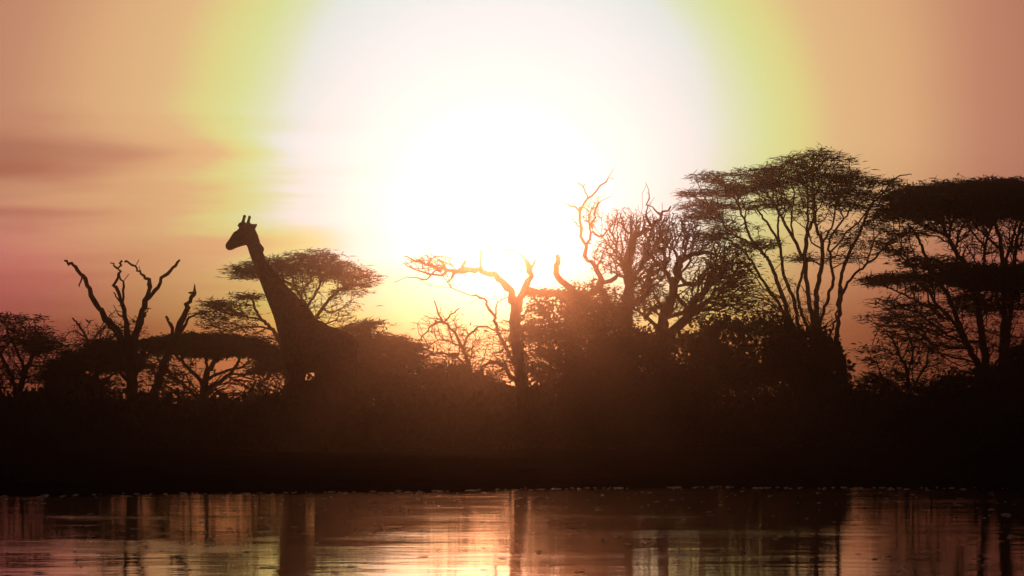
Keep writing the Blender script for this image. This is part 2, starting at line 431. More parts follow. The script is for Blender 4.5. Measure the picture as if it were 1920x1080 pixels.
n2 = bmp(wn(11.0, (.8, 1, 1), 4, .6), .00035, n1)
# patches where a breath of wind roughens the surface
pm = t_.nodes.new('ShaderNodeMath'); pm.operation = 'MULTIPLY'
pr = t_.nodes.new('ShaderNodeMapRange'); t_.links.new(wn(.9, (.5, 1, 1), 3), pr.inputs[0]); pr.inputs[1].default_value = .50; pr.inputs[2].default_value = .66
t_.links.new(wn(45, (.9, 1, 1), 3), pm.inputs[0]); t_.links.new(pr.outputs[0], pm.inputs[1])
n3 = bmp(pm.outputs[0], .00035, n2)
t_.links.new(n3, b.inputs['Normal'])
wx = np.array([-490, 490.]); wy = np.array([-39, 60.])
tag(mesh('water', [(-490, -39, 0), (490, -39, 0), (490, 19, 0), (-490, 19, 0)], [(0, 1, 2, 3)], mw), kind='structure')

# small pale flecks floating on the water, strung along the far edge too
def flecks():
    V = []; Fc = []
    m = bpy.data.materials.new('pale_fleck'); m.use_nodes = True; bb = m.node_tree.nodes['Principled BSDF']
    bb.inputs['Base Color'].default_value = (.5, .42, .30, 1); bb.inputs['Roughness'].default_value = .35
    spots = []
    for _ in range(420):
        Yv = 5.8 + 10 * rnd.random(); spots.append((rnd.uniform(-.19, .19) * Yv, Yv, rnd.uniform(.0025, .009)))
    for _ in range(160):
        xx = rnd.gauss(0, 1) * .9 + rnd.choice([-1.8, .1, 1.2, 2.0]); spots.append((xx, float(shore(xx)) - .1 - abs(rnd.gauss(0, .25)), rnd.uniform(.004, .012)))
    for (x, y, r) in spots:
        n = 7; b0 = len(V); el = rnd.uniform(1, 2.6)
        V.append((x, y, .001 + r * .3))
        for k in range(n):
            a = k * 2 * math.pi / n; q_ = r * rnd.uniform(.7, 1.2)
            V.append((x + q_ * el * math.cos(a), y + q_ * math.sin(a), .001))
        Fc += [(b0, b0 + 1 + k, b0 + 1 + (k + 1) % n) for k in range(n)]
    tag(mesh('floating_flecks', V, Fc, m), kind='stuff')
flecks()

# ------------------------------------------------------------------ undergrowth and grass on the bank
def blades(name, n, yr, hr, wr, m, seed, xs=.21, lean=.35, clump=1.2):
    rg = np.random.default_rng(seed)
    y = yr[0] + (yr[1] - yr[0]) * rg.random(n); x = rg.uniform(-xs, xs, n) * y
    z = ground_z(x, y); ok = z > -.01; x, y, z = x[ok], y[ok], z[ok]; n = len(x)
    h = hr[0] + (hr[1] - hr[0]) * rg.random(n) * (.55 + .45 * np.sin(x * clump + y * .6) * np.sin(x * clump * .37 + 1.3))
    C = np.stack([x, y, z - .02], 1); D = np.stack([rg.normal(0, lean, n), rg.normal(0, lean, n), np.ones(n)], 1)
    V, Fc = leaf_cards(C, D, h, wr * rg.uniform(.5, 1.5, n), 1.0, rg, .05)
    return tag(mesh(name, V, Fc, m), kind='stuff')
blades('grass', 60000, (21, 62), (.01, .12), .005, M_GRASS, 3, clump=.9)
blades('grass_tufts', 2600, (13.0, 21), (.01, .07), .004, M_GRASS, 4, clump=2.9)
def undergrowth(n, seed):
    rg = np.random.default_rng(seed); Cs, Ds = [], []
    for k in range(420):
        y = rg.uniform(44, 100); x = (rg.uniform(-.20, .20) if k % 5 else rg.choice([-1, 1]) * rg.uniform(.2, .55)) * y
        h = rg.uniform(.55, 1.25) * (y / 68) ** 1.3; r = rg.uniform(.7, 1.5)
        m = n // 420; u = rg.normal(0, 1, (m, 3)); u /= np.linalg.norm(u, axis=1, keepdims=True)
        rr = rg.uniform(.4, 1, (m, 1)) * (1 + .2 * np.sin(u[:, :1] * 6 + k))
        c = np.array([x, y, float(ground_z(x, y)) + h * .35])
        q_ = c + u * rr * np.array([r, r, h * .9]); ok = q_[:, 2] > c[2] - h * .36
        Cs.append(q_[ok]); Ds.append((u * .5 + rg.normal(0, .7, (m, 3)) + np.array([0, 0, .35]))[ok])
    C = np.concatenate(Cs); D = np.concatenate(Ds); m = len(C)
    V, Fc = leaf_cards(C, D, rg.uniform(.08, .26, m), rg.uniform(.02, .06, m), 1.2, rg, .05)
    tag(mesh('undergrowth', V, Fc, M_BUSH), kind='stuff')
undergrowth(185000, 21)

# ------------------------------------------------------------------ giraffe
def giraffe():
    Y0 = 60.6; s = Y0 / F; K = math.tan(R(35)); sa, ca = math.sin(R(35)), math.cos(R(35))
    Lv = np.array([sa, -ca, 0]) * -1.0         # towards its far flank; body axis runs left and slightly away from us
    Lv = np.array([sa, ca, 0.]) 
    def G(x, y, lat=0.0, yaw=1.0):
        return P(x, y, Y0 - (x - 575) * s * K * yaw) + Lv * lat
    verts, faces = [], []
    def loft(secs, n=20, latv=None):
        """secs: (centre, lateral radius, other radius)"""
        lv = Lv if latv is None else latv
        C = np.array([q_[0] for q_ in secs]); T = np.gradient(C, axis=0); b0 = len(verts)
        for c, t_, (_, a, b_) in zip(C, T, secs):
            t_ = t_ / np.linalg.norm(t_); l = lv - (lv @ t_) * t_; l /= np.linalg.norm(l); w = np.cross(t_, l)
            for k in range(n):
                th = 2 * math.pi * k / n; verts.append(tuple(c + l * a * math.cos(th) + w * b_ * math.sin(th)))
        m = len(secs)
        for i_ in range(m - 1):
            for k in range(n):
                a = b0 + i_ * n + k; d = b0 + i_ * n + (k + 1) % n
                faces.append((a, d, d + n, a + n))
        faces.append(tuple(b0 + k for k in range(n))[::-1]); faces.append(tuple(b0 + (m - 1) * n + k for k in range(n)))
    def chain(pts, sub=5, **kw):
        """pts rows: x, y, lat, lateral radius px, profile radius px, yaw"""
        a = catmull(np.array(pts, float), sub); a[:, 1] = np.where(a[:, 1] > 700, 700 + (a[:, 1] - 700) * .675, a[:, 1])
        loft([(G(q_[0], q_[1], q_[2], q_[5]), q_[3] * s, q_[4] * s) for q_ in a], **kw)
    # trunk of the body, chest to rump
    chain([(530, 650, 0, 9, 22, 1), (538, 650, 0, 20, 44, 1), (556, 649, 0, 29, 57, 1), (580, 648, 0, 33, 53, 1), (605, 654, 0, 35, 46, 1), (630, 657, 0, 33, 41, 1), (648, 661, 0, 27, 36, 1), (660, 668, 0, 17, 26, 1), (665, 670, 0, 8, 14, 1)])
    # neck
    chain([(568, 640, 0, 22, 46, 1), (555, 611, 0, 20, 45, 1), (539, 581, 0, 18, 35, 1), (522, 554, 0, 15.5, 27, 1), (504.5, 524, 0, 12.5, 20, 1), (490, 497, 0, 11, 15, 1), (478.5, 473, 0, 9.5, 12, 1), (471.5, 450, 0, 9, 12.5, 1), (467, 434, 0, 8, 12.0, 1), (464, 426, 0, 5, 8, 1)])
    # head
    chain([(425.5, 466.5, 0, 4.5, 3.8, .4), (428.5, 463.5, 0, 7, 8.0, .4), (433.5, 458, 0, 7.2, 10.0, .4), (441, 449.5, 0, 8, 12, .5), (450, 441, 0, 10, 15, .6), (458, 435, 0, 11.5, 17, .8), (466, 431, 0, 11, 15, 1), (472, 430, 0, 8, 10, 1)])
    chain([(434, 465.5, 0, 4.5, 3.2, .4), (445, 459, 0, 5.5, 4.2, .5), (456, 454, 0, 7, 6, .8), (464, 450, 0, 7, 7, 1)])          # jaw
    chain([(448, 424, 0, 5, 3, .8), (453, 421, 0, 7, 5, .8), (459, 421, 0, 7, 5, .9)])                                          # brow boss
    # front legs
    for lat, ox in ((-.15, 2), (.15, -2)):
        chain([(556 + ox, 640, lat * .7, 11, 26, 1), (556 + ox, 682, lat, 11, 19, 1), (556 + ox, 708, lat, 9, 13, 1), (555 + ox, 745, lat, 7.5, 9.5, 1), (554 + ox, 785, lat, 7, 8, 1), (553 + ox, 802, lat, 7.2, 8.4, 1), (554 + ox, 820, lat, 5.6, 6, 1), (555 + ox, 855, lat, 4.8, 5, 1), (554 + ox, 880, lat, 5.8, 6.2, 1), (552 + ox, 891, lat, 6.2, 7.2, 1), (551 + ox, 900, lat, 6.8, 8.8, 1)])
    for lat, ox in ((-.17, 6), (.17, -14)):
        chain([(640 + ox * .3, 655, lat * .6, 13, 26, 1), (632 + ox * .6, 692, lat, 12, 25, 1), (628 + ox, 722, lat, 10, 18, 1), (634 + ox, 755, lat, 7.5, 12, 1), (642 + ox, 788, lat, 6.5, 8.5, 1), (642 + ox, 803, lat, 5.8, 7.5, 1), (639 + ox, 830, lat, 5, 5.4, 1), (637 + ox, 868, lat, 4.8, 5, 1), (636 + ox, 882, lat, 5.8, 6.2, 1), (634 + ox, 892, lat, 6.2, 7, 1), (633 + ox, 900, lat, 6.8, 8.8, 1)])
    me = bpy.data.meshes.new('giraffe_raw'); me.from_pydata(verts, [], faces)
    tmp = bpy.data.objects.new('giraffe_raw', me); COL.objects.link(tmp)
    md = tmp.modifiers.new('r', 'REMESH'); md.mode = 'VOXEL'; md.voxel_size = .021
    sm = tmp.modifiers.new('s', 'SMOOTH'); sm.iterations = 3; sm.factor = .5
    body_me = bpy.data.meshes.new_from_object(tmp.evaluated_get(bpy.context.evaluated_depsgraph_get()))
    bpy.data.objects.remove(tmp)
    body_me.polygons.foreach_set('use_smooth', np.ones(len(body_me.polygons), dtype=bool))
    base = np.array(G(590, HZ, 0)); base[2] = float(ground_z(base[0], base[1]))
    from mathutils import Matrix
    body_me.transform(Matrix.Translation(Vector(-base)))
    # coat: brown polygons parted by cream lines
    m = bpy.data.materials.new('giraffe_coat'); m.use_nodes = True; t = m.node_tree; bb = t.nodes['Principled BSDF']; bb.inputs['Roughness'].default_value = .85
    bb.inputs['Specular IOR Level'].default_value = .15
    co = t.nodes.new('ShaderNodeTexCoord'); v = t.nodes.new('ShaderNodeTexVoronoi'); v.feature = 'DISTANCE_TO_EDGE'; v.inputs['Scale'].default_value = 5.5
    t.links.new(co.outputs['Object'], v.inputs['Vector'])
    r = t.nodes.new('ShaderNodeValToRGB'); e = r.color_ramp.elements; e[0].position = .05; e[0].color = (.090, .068, .046, 1); e[1].position = .08; e[1].color = (.07, .045, .028, 1)
    t.links.new(v.outputs[0], r.inputs[0]); t.links.new(r.outputs[0], bb.inputs['Base Color'])
    body_me.materials.clear(); body_me.materials.append(m)
    root = empty('giraffe', base); tag(root, 'tall giraffe standing on the bank with its head turned in profile to the left', 'giraffe')
    link(bpy.data.objects.new('body', body_me), root)
    dark = mat('giraffe_horn', (.07, .045, .03)); hoof = mat('giraffe_hoof', (.05, .04, .035), rough=.5)
    def part(name, pts, mm, sub=4, n=12, cap=True):
        nonlocal verts, faces
        verts, faces = [], []
        chain([(q_[0] - q_[2] * sa / s, *q_[1:]) for q_ in pts], sub, n=n)
        o = mesh(name, np.array(verts), faces, mm, root, base, smooth=True); return o
    part('ossicone', [(454, 424, 0.04, 4, 4.6, 1), (455.5, 416, 0.04, 2.8, 3.4, 1), (457.5, 408, 0.04, 2.4, 2.8, 1), (458.3, 405, 0.04, 2.8, 3.2, 1), (458.9, 403, 0.04, 1.6, 1.8, 1)], dark)
    part('ossicone', [(465, 423, -0.05, 4, 4.6, 1), (466, 416.5, -0.06, 2.6, 3.2, 1), (467.6, 410, -0.06, 2.4, 2.7, 1), (468.4, 407, -0.06, 2.7, 3.0, 1), (469, 405.2, -0.06, 1.5, 1.7, 1)], dark)
    part('ear', [(466, 428, -0.08, 3, 2.5, 1), (473, 427, -0.14, 2.5, 6.0, 1), (478, 425.8, -0.19, 1.8, 5, 1), (483, 422.0, -0.23, .6, 1.0, 1)], m)
    part('ear', [(452, 424, 0.10, 3, 2.2, 1), (449, 422, 0.17, 2, 4, 1), (446, 419, 0.24, .6, 1.0, 1)], m)
    eye = mat('giraffe_eye', (.015, .01, .008), rough=.1, spec=.6)
    part('eye', [(452.4, 433, -0.093, .6, .6, .7), (453.5, 432.8, -0.10, 2, 2, .7), (456.5, 432.4, -0.10, 2, 2, .7), (457.6, 432.2, -0.093, .6, .6, .7)], eye)
    # upright mane down the back of the neck
    mv, mf = [], []
    cr = catmull(np.array([(472, 424), (478, 433), (483, 446), (489.5, 468), (498, 488), (513.5, 512), (534, 534), (553, 558), (572, 580)], float), 14)
    for a, d in zip(cr[:-1], cr[1:]):
        nx, ny = (d - a)[1], -(d - a)[0]; q_ = math.hypot(nx, ny); nx /= q_; ny /= q_
        for w in (-.012, .012):
            b0 = len(mv); k = rnd.uniform(.8, 2.6)
            mv += [G(a[0] - nx * 4, a[1] - ny * 4, w), G(d[0] - nx * 4, d[1] - ny * 4, w), G(d[0] + nx * k, d[1] + ny * k, w * .3), G(a[0] + nx * k, a[1] + ny * k, w * .3)]
            mf.append((b0, b0 + 1, b0 + 2, b0 + 3))
    mesh('mane', np.array(mv), mf, dark, root, base)
    part('tail', [(661, 655, 0, 4, 5, 1), (667, 668, 0, 2.4, 2.8, 1), (668, 700, 0, 1.6, 1.8, 1), (667, 730, 0, 1.5, 1.5, 1), (667, 745, 0, 3.2, 3.2, 1), (668, 768, 0, 3.6, 3.6, 1), (667, 790, 0, .8, .8, 1)], dark)
    for (x, lat) in ((549.5 + 2 - .15 * sa / s, -.15), (549.5 - 2 + .15 * sa / s, .15), (632 + 6 - .17 * sa / s, -.17), (632 - 14 + .17 * sa / s, .17)):
        part('hoof', [(x + 1, 893, lat, 7.2, 8.6, 1), (x, 897, lat, 7.8, 9.8, 1), (x, 902, lat, 8.2, 10.4, 1)], hoof, 3)
    # oxpecker on the neck
    p0 = G(489.6, 465, -.03); bd = mat('bird_plumage', (.06, .05, .04)); rb = empty('oxpecker', p0)
    tag(rb, 'small dark bird clinging to the back of the giraffe neck', 'bird')
    def bpart(name, pts, mm, n=8):
        nonlocal verts, faces
        verts, faces = [], []
        a = catmull(np.array(pts, float), 4)
        loft([(G(q_[0], q_[1], -.03), q_[2] * s, q_[3] * s) for q_ in a], n=n)
        mesh(name, np.array(verts), faces, mm, rb, p0, smooth=True)
    bpart('body', [(489.0, 457.6, .4, .4), (489.8, 458.6, 1.8, 1.8), (491.4, 461.6, 2.0, 2.0), (493.6, 465.5, 3.0, 2.8), (494.2, 469.5, 2.6, 2.2), (493.6, 473.5, 1.3, 1.0)], bd)
    bpart('tail', [(493.8, 472, 1.3, .8), (494.6, 476, 1.2, .5), (494.8, 479.5, 1.4, .3)], bd)
    bpart('beak', [(489.6, 458.8, .7, .7), (488.0, 458.2, .5, .5), (486.6, 458.4, .1, .1)], mat('bird_beak', (.35, .08, .03), rough=.4))
giraffe()

# ------------------------------------------------------------------ trees
def Q(s_):
    """'x,y,w x,y,w ...' -> list"""
    return [tuple(float(v) for v in q_.split(',')) for q_ in s_.split()]
DENSE = dict(per=10, leaf=(.24, .018))
# left
tree('acacia_tree', 'dark feathery acacia cut off by the left edge of the picture', 'tree', 74,
     [Q('28,858,18 32,800,15 34,750,13 45,705,11 62,665,8 80,640,6'), Q('34,745,10 20,700,8 -5,655,6 -40,620,5'), Q('45,705,8 38,670,6 20,630,5 10,605,3'), Q('62,665,6 85,660,5 108,650,3')],
     [(10, 597, 75, 8, 60, 1.0), (20, 618, 75, 8, 50, .9), (25, 645, 85, 20, 130, 1.0), (75, 640, 45, 22, 80, .8), (60, 690, 65, 30, 80, .6), (-20, 700, 60, 40, 70, .8), (98, 668, 38, 36, 80, .5)], seed=1, **DENSE)
tree('thorn_thicket', 'bare thicket of arching twigs behind the forked dead tree', 'tree', 82,
     [Q('188,856,9 184,760,8 180,700,7 168,652,5 155,620,4.5 136,596,3'), Q('168,650,4 186,618,3 210,604,2 228,612,1.5'), Q('180,690,4 205,640,3 232,622,2 262,626,1.5'), Q('160,635,3 138,620,2 122,636,1.5 116,652,1'),
      Q('176,670,3 200,600,2 215,583,1.5 238,590,1 250,606,1')],
     [(165, 630, 48, 30, 90, .15), (225, 620, 55, 32, 100, .1), (150, 660, 45, 18, 50, .5)], seed=2, curl=.25, per=8, twig_r=.005)
tree('flat_topped_acacia', 'low dense flat-topped acacia left of the forked dead tree', 'tree', 76,
     [Q('150,858,16 152,790,14 160,740,12 180,705,9 205,685,6'), Q('160,740,8 140,710,7 122,690,5'), Q('152,770,7 190,725,6 235,690,4 262,676,3')],
     [(200, 668, 85, 8, 130, 1.6), (180, 682, 85, 14, 170, 1.8), (118, 700, 40, 26, 110, 1.6), (150, 730, 52, 34, 170, 1.8), (192, 644, 38, 6, 50, 1.1), (205, 655, 55, 5, 60, .9), (240, 688, 50, 9, 60, 1.4), (215, 735, 45, 30, 40, .3)], seed=3, per=12, leaf=(.24, .022))
tree('umbrella_acacia', 'broad flat umbrella acacia with a smooth dark canopy between snags and giraffe', 'tree', 78,
     [Q('376,860,22 377,800,20 378,755,17 382,728,14 388,700,12 402,680,9 418,664,7'), Q('384,735,9 408,718,8 430,700,7 441,682,6 448,664,4'), Q('386,712,7 408,700,5.5 432,692,5 450,690,4 470,676,3'),
      Q('382,722,8 364,700,7 346,684,6 330,664,4'), Q('378,750,8 350,725,6 320,700,5 300,672,4'), Q('430,700,4 470,700,4 505,690,3')],
     [(378, 634, 85, 7, 150, 2.2), (340, 645, 85, 13, 190, 2.2), (420, 647, 85, 13, 210, 2.2), (475, 655, 48, 12, 120, 2.0), (300, 650, 48, 13, 100, 1.8), (505, 668, 32, 12, 80, 1.6), (390, 660, 110, 9, 160, 1.6), (500, 690, 38, 18, 80, 1.1),
      (330, 712, 52, 32, 110, .15), (440, 720, 70, 34, 120, .12), (495, 735, 35, 22, 60, .2), (300, 700, 50, 30, 80, .15), (350, 745, 90, 20, 120, .3), (520, 700, 25, 30, 60, .3)], seed=4, per=12, leaf=(.22, .022), curl=.05)
tree('dead_tree', 'bare dead tree with four long forked limbs like antlers', 'tree', 68,
     [Q('258,858,30 253,800,24 250,745,21 247,700,22 243,665,28 244,640,34'), Q('238,660,20 226,632,15 212,612,14 195,585,11 177,556,9.5 164,525,8 152,507,7 140,498,6 128,492,3.5'),
      Q('243,650,18 237,620,11 232,592,9 228,570,8 220,548,7 215,532,6 217,520,5 222,509,5 222,496,5 227,488,4'), Q('229,566,5 231,545,4.5 228,528,4 221,512,4'), Q('220,506,4 213,499,3.5 205,492,2'),
      Q('225,572,4 217,558,3 212,548,2'), Q('250,650,20 256,618,14 262,592,12 268,572,11 275,556,10 277,538,8.5 276,522,8'), Q('277,524,7 268,520,5.5 259,512,5 252,504,4.5 253,499,4 244,494,3.5 234,488,4 228,488,4'),
      Q('270,566,8 283,551,8 292,536,7 302,519,6.5 316,506,6 325,496,5.5 333,485,3.5'), Q('262,604,6 269,590,5 273,580,3 276,576,1.5'), Q('232,602,5 226,592,4 221,588,2'), Q('160,520,4 154,535,3 152,537,2'),
      Q('250,700,12 262,690,10 275,660,6 285,640,4'), Q('245,720,10 225,700,7 210,690,4')], [], seed=5, bark=M_DEAD, wig=.10, spurs=9, twig_r=.008)
tree('dead_tree', 'shorter leaning dead snag with a broken knobbed tip, right of the forked dead tree', 'tree', 70,
     [Q('272,858,20 280,800,18 291,742,17 303,695,17 318,660,16 334,625,15'), Q('332,630,14 340,606,12 350,588,11.5 354,572,9 360,558,8.5 366,547,7'), Q('362,552,5 357,548,4 354,549,3'), Q('326,640,8 321,616,7 314,600,6 309,593,5'),
      Q('338,630,8 348,608,6 356,597,4.5 371,588,2.5')], [], seed=6, bark=M_DEAD, wig=.10, spurs=5, twig_r=.008)
tree('acacia_tree', 'thin airy acacia just left of the giraffe neck with see-through crown', 'tree', 92,
     [Q('548,852,14 543,760,12 536,690,10 524,640,8 508,615,7 490,598,6 478,578,5 474,562,4'), Q('490,598,4 455,592,3.5 425,588,3 395,575,2'), Q('508,615,4 470,612,3 430,618,2.5 400,612,2'), Q('474,562,3 460,556,2.5 440,566,2')],
     [(418, 570, 52, 8, 90, .8), (405, 588, 45, 14, 90, .6), (470, 556, 32, 6, 50, .8), (430, 610, 62, 18, 120, .3), (492, 636, 30, 18, 60, .4), (452, 586, 32, 12, 50, .5)], seed=7, per=7, leaf=(.30, .018))
tree('umbrella_acacia', 'umbrella acacia rising directly behind the giraffe neck and back', 'tree', 90,
     [Q('600,856,18 598,760,16 596,690,14 592,640,13 590,600,11'), Q('591,600,7 606,578,6 622,558,5.5 640,542,4.5 665,532,3'), Q('591,600,7 576,576,6 563,556,5 552,532,4.5 545,510,3.5'), Q('577,578,5 590,552,4.5 602,527,4 600,500,3'),
      Q('563,558,4 570,540,3.5 585,522,3 575,500,2'), Q('552,540,4 520,520,3.5 490,512,3 455,508,2'), Q('606,578,3.5 622,585,3 645,575,2')],
     [(588, 480, 52, 8, 110, 1.0), (575, 495, 95, 10, 170, 1.1), (560, 512, 110, 11, 220, 1.1), (635, 510, 60, 12, 120, 1.0), (672, 525, 36, 10, 80, .9), (460, 508, 36, 12, 90, 1.1), (515, 500, 50, 12, 110, 1.2), (655, 545, 40, 8, 60, .7), (560, 540, 45, 10, 60, .6),
      (625, 575, 52, 24, 110, .25), (560, 565, 30, 20, 60, .4)], seed=8, per=7, leaf=(.28, .016), ryk=1.6)
tree('acacia_tree', 'low layered acacia spreading to the right of the giraffe rump', 'tree', 80,
     [Q('722,858,16 725,790,14 722,745,12 712,712,10 700,685,8 690,660,6'), Q('714,715,7 735,690,6 755,665,5 775,650,3'), Q('700,685,5 680,655,4.5 672,632,4 690,612,3 705,603,2'), Q('712,712,5 685,700,4 655,690,3')],
     [(690, 607, 36, 4, 40, 1.0), (668, 618, 42, 5, 60, 1.2), (712, 635, 50, 7, 100, 1.3), (690, 650, 60, 12, 150, 1.6), (758, 648, 42, 10, 90, 1.2), (740, 675, 62, 22, 220, 1.5), (680, 685, 55, 30, 220, 1.7), (715, 718, 75, 26, 200, 1.6), (790, 690, 30, 18, 60, .9)], seed=9, per=9, leaf=(.26, .018), ryk=1.25)
tree('thorn_thicket', 'bare arching thorn bush under the brightest part of the sky', 'tree', 78,
     [Q('905,858,14 900,790,12 890,735,10 880,690,8 868,652,7'), Q('868,652,6 852,624,5 830,603,5 812,610,3.5 796,625,2.5 785,640,1.5'), Q('830,603,4 820,582,3 813,562,2'), Q('832,604,3.5 846,590,3 862,577,2'), Q('870,655,5 880,628,4.5 905,612,4 930,622,2.5'),
      Q('880,690,5 850,668,4 815,662,3 790,672,2'), Q('868,652,4 842,640,3 815,640,2 800,655,1.5'), Q('885,715,5 850,700,4 820,705,2.5')],
     [(828, 615, 48, 42, 130, .05), (880, 640, 50, 34, 110, .1), (840, 680, 55, 28, 130, .35), (900, 700, 55, 38, 150, .3)], seed=10, curl=.15, per=8, twig_r=.0055)
tree('gnarled_dead_tree', 'thick bare trunk under the sun with one long limb arching left to a twig cluster', 'tree', 71,
     [Q('986,860,34 984,790,28 980,730,23 974,680,21 966,630,22 966,590,21'), Q('965,592,19 962,562,16 952,540,14 934,522,12 912,510,11 890,506,11 868,508,12 852,509,8'), Q('868,508,10 869,498,8 871,487,3'), Q('855,509,8 838,506,7 820,502,6 798,494,5 775,486,3.5 756,478,2'),
      Q('840,507,6 828,516,4.5 806,513,4 788,508,3'), Q('852,510,6 846,520,4 838,528,2.5'), Q('820,502,4 806,514,3 802,523,3 780,521,2 762,519,1.5'), Q('838,505,4 826,490,3 808,476,2'), Q('798,494,4 810,484,3 826,478,2 845,482,1.5 862,490,1.5'),
      Q('968,592,18 975,558,14 986,538,12 993,518,11 992,500,10 986,488,6'), Q('993,505,6 1002,492,4 1006,486,2'), Q('992,500,5 975,478,3.5 948,470,3 915,465,3 895,452,2.5 870,442,1.5'),
      Q('972,690,10 950,658,7 938,628,6 928,602,6 918,578,5 905,558,4.5 884,554,3'), Q('984,745,12 964,712,9 946,690,7 925,680,6 905,690,5 890,712,3'), Q('928,602,3 930,575,2.5 938,560,2 955,556,1.5')],
     [(805, 493, 50, 20, 90, 0), (900, 465, 25, 12, 18, 0), (925, 720, 38, 30, 90, 0), (950, 650, 36, 55, 130, .1), (992, 650, 26, 70, 90, .5)], seed=11, bark=M_DEAD, spurs=70, nk=1.3, wig=.09, curl=.12, depth_k=[.1, -.2, .2, -.15, .1, -.25, .2], twig_r=.006, fold=.5)
# middle thicket
tree('vine_covered_tree', 'broken tree smothered in hanging vines just right of the thick central trunk', 'tree', 75,
     [Q('1075,860,30 1072,780,26 1070,700,24 1070,640,22 1078,590,20 1085,556,16'), Q('1085,560,14 1072,542,13 1058,532,12 1047,520,11.5 1041,506,11 1046,492,10 1044,478,8'), Q('1084,562,10 1050,552,9 1015,548,8 985,538,6'), Q('1086,562,10 1110,548,9 1135,545,8'),
      Q('1070,640,9 1040,610,8 1020,580,6 1002,560,5'), Q('1072,700,10 1040,670,8 1010,650,6'), Q('1020,860,10 1022,780,9 1030,700,8 1035,660,6'), Q('1100,860,12 1110,760,10 1112,680,8 1120,620,6')],
     [(1045, 548, 65, 8, 110, .9), (1050, 575, 68, 20, 130, .8), (1045, 620, 60, 30, 170, 1.1), (1085, 650, 75, 45, 300, 1.6), (1020, 680, 40, 30, 110, .9), (1100, 590, 52, 35, 180, 1.3), (1075, 720, 85, 35, 260, 1.4), (1000, 610, 28, 40, 70, .5), (1090, 532, 30, 8, 30, .1)], seed=12, curl=.12, per=5, nk=1.4, leaf=(.13, .035), rise=-.3, leaf_jit=1.0, out_bias=.1)
tree('gnarled_dead_tree', 'gnarled bare tree with a thin crooked limb climbing highest into the glare', 'tree', 73.5,
     [Q('1170,860,40 1171,790,36 1172,720,32 1174,660,28 1173,610,26 1175,570,22 1180,530,19 1179,490,17 1184,462,16 1188,445,13'), Q('1173,610,18 1160,590,16 1142,570,15 1128,548,14 1128,524,13'), Q('1128,526,11 1121,508,9 1108,493,8 1096,480,7.5 1097,460,6.5 1092,440,6 1089,410,6 1089,385,5'),
      Q('1089,395,4.5 1098,377,4 1110,362,3.5 1127,345,3 1141,332,1.5'), Q('1088,400,4 1080,386,3.5 1062,378,2'), Q('1103,370,3 1100,358,2.5 1092,345,1.5'), Q('1097,458,5 1106,446,4.5 1113,434,5 1111,415,4.5 1117,395,4 1123,382,3.5 1128,373,2'), Q('1113,436,5 1124,440,4 1140,432,3 1150,415,2'),
      Q('1089,430,3 1080,415,2.5 1076,400,1.5'), Q('1188,447,10 1206,436,7.5 1222,425,7 1236,412,6 1244,398,5 1258,386,3'), Q('1218,428,6 1212,410,5.5 1212,400,3'), Q('1210,405,3 1216,380,2.5 1217,355,1.5'), Q('1236,404,3 1226,392,2.5 1214,384,2'),
      Q('1180,530,10 1198,505,9 1215,485,8 1228,465,6 1238,445,4'), Q('1175,580,12 1200,565,10 1216,540,10 1214,515,9 1226,500,7 1248,495,6'), Q('1128,540,10 1118,540,8 1109,534,7 1110,526,6 1120,523,4'),
      Q('1128,530,9 1145,525,8 1162,518,7 1178,520,6'), Q('1178,495,7 1160,480,5 1145,465,4 1135,450,2')],
     [(1150, 475, 42, 42, 110, .12), (1215, 440, 48, 40, 120, .10), (1170, 415, 45, 28, 60, .05), (1215, 510, 50, 36, 120, .15), (1140, 560, 50, 30, 80, .6), (1110, 400, 22, 30, 30, 0), (1140, 600, 50, 30, 90, 1.2)], seed=13, bark=M_DEAD, spurs=120, nk=2.7, wig=.10, curl=.22, depth_k=[.15, .1, -.2, .2, -.1, .3, -.3], twig_r=.006, per=8, leaf=(.16, .02))
tree('gnarled_dead_tree', 'squat gnarled bare tree with a flat stubbed top, left of the tall fan acacia', 'tree', 73,
     [Q('1240,860,34 1238,780,30 1236,710,27 1240,650,25 1244,605,22 1255,570,19 1266,530,17 1272,500,15 1274,484,14'), Q('1273,492,10 1290,480,9 1305,474,8 1332,478,5 1350,486,3'), Q('1264,535,10 1245,505,8 1225,512,7 1205,520,6 1192,535,4'), Q('1270,515,8 1285,530,8 1300,535,8 1312,530,7 1318,518,6 1332,512,5 1352,514,3'),
      Q('1255,570,9 1238,576,8 1222,582,8 1208,598,6'), Q('1262,550,9 1278,570,8 1290,592,7 1296,615,5'), Q('1273,488,6 1262,470,5 1248,455,4 1240,430,3'), Q('1280,484,5 1290,460,4 1296,435,3 1310,415,2'), Q('1305,474,4 1325,455,3 1340,440,2'), Q('1244,600,9 1280,585,7 1320,570,6 1360,574,5 1390,585,3')],
     [(1270, 430, 50, 34, 110, .08), (1320, 460, 55, 36, 110, .12), (1340, 520, 60, 40, 150, .12), (1300, 575, 60, 34, 120, .12), (1215, 560, 40, 34, 80, .3), (1385, 550, 40, 45, 120, .35), (1375, 500, 50, 45, 110, .15), (1230, 470, 40, 30, 70, .05)], seed=14, bark=M_DEAD, spurs=90, nk=2.7, wig=.10, curl=.22, twig_r=.006, per=8, leaf=(.2, .02))
bush('dense_bush', 'wide dark dome-shaped bush at the foot of the tall fan acacia', 72, 1380,
     [(1400, 655, 120, 62), (1270, 690, 130, 62), (1180, 690, 90, 75), (1500, 665, 80, 52), (1545, 700, 52, 62), (1380, 740, 210, 60), (1120, 720, 70, 60)], 52000, 1, size=(.11, .035))
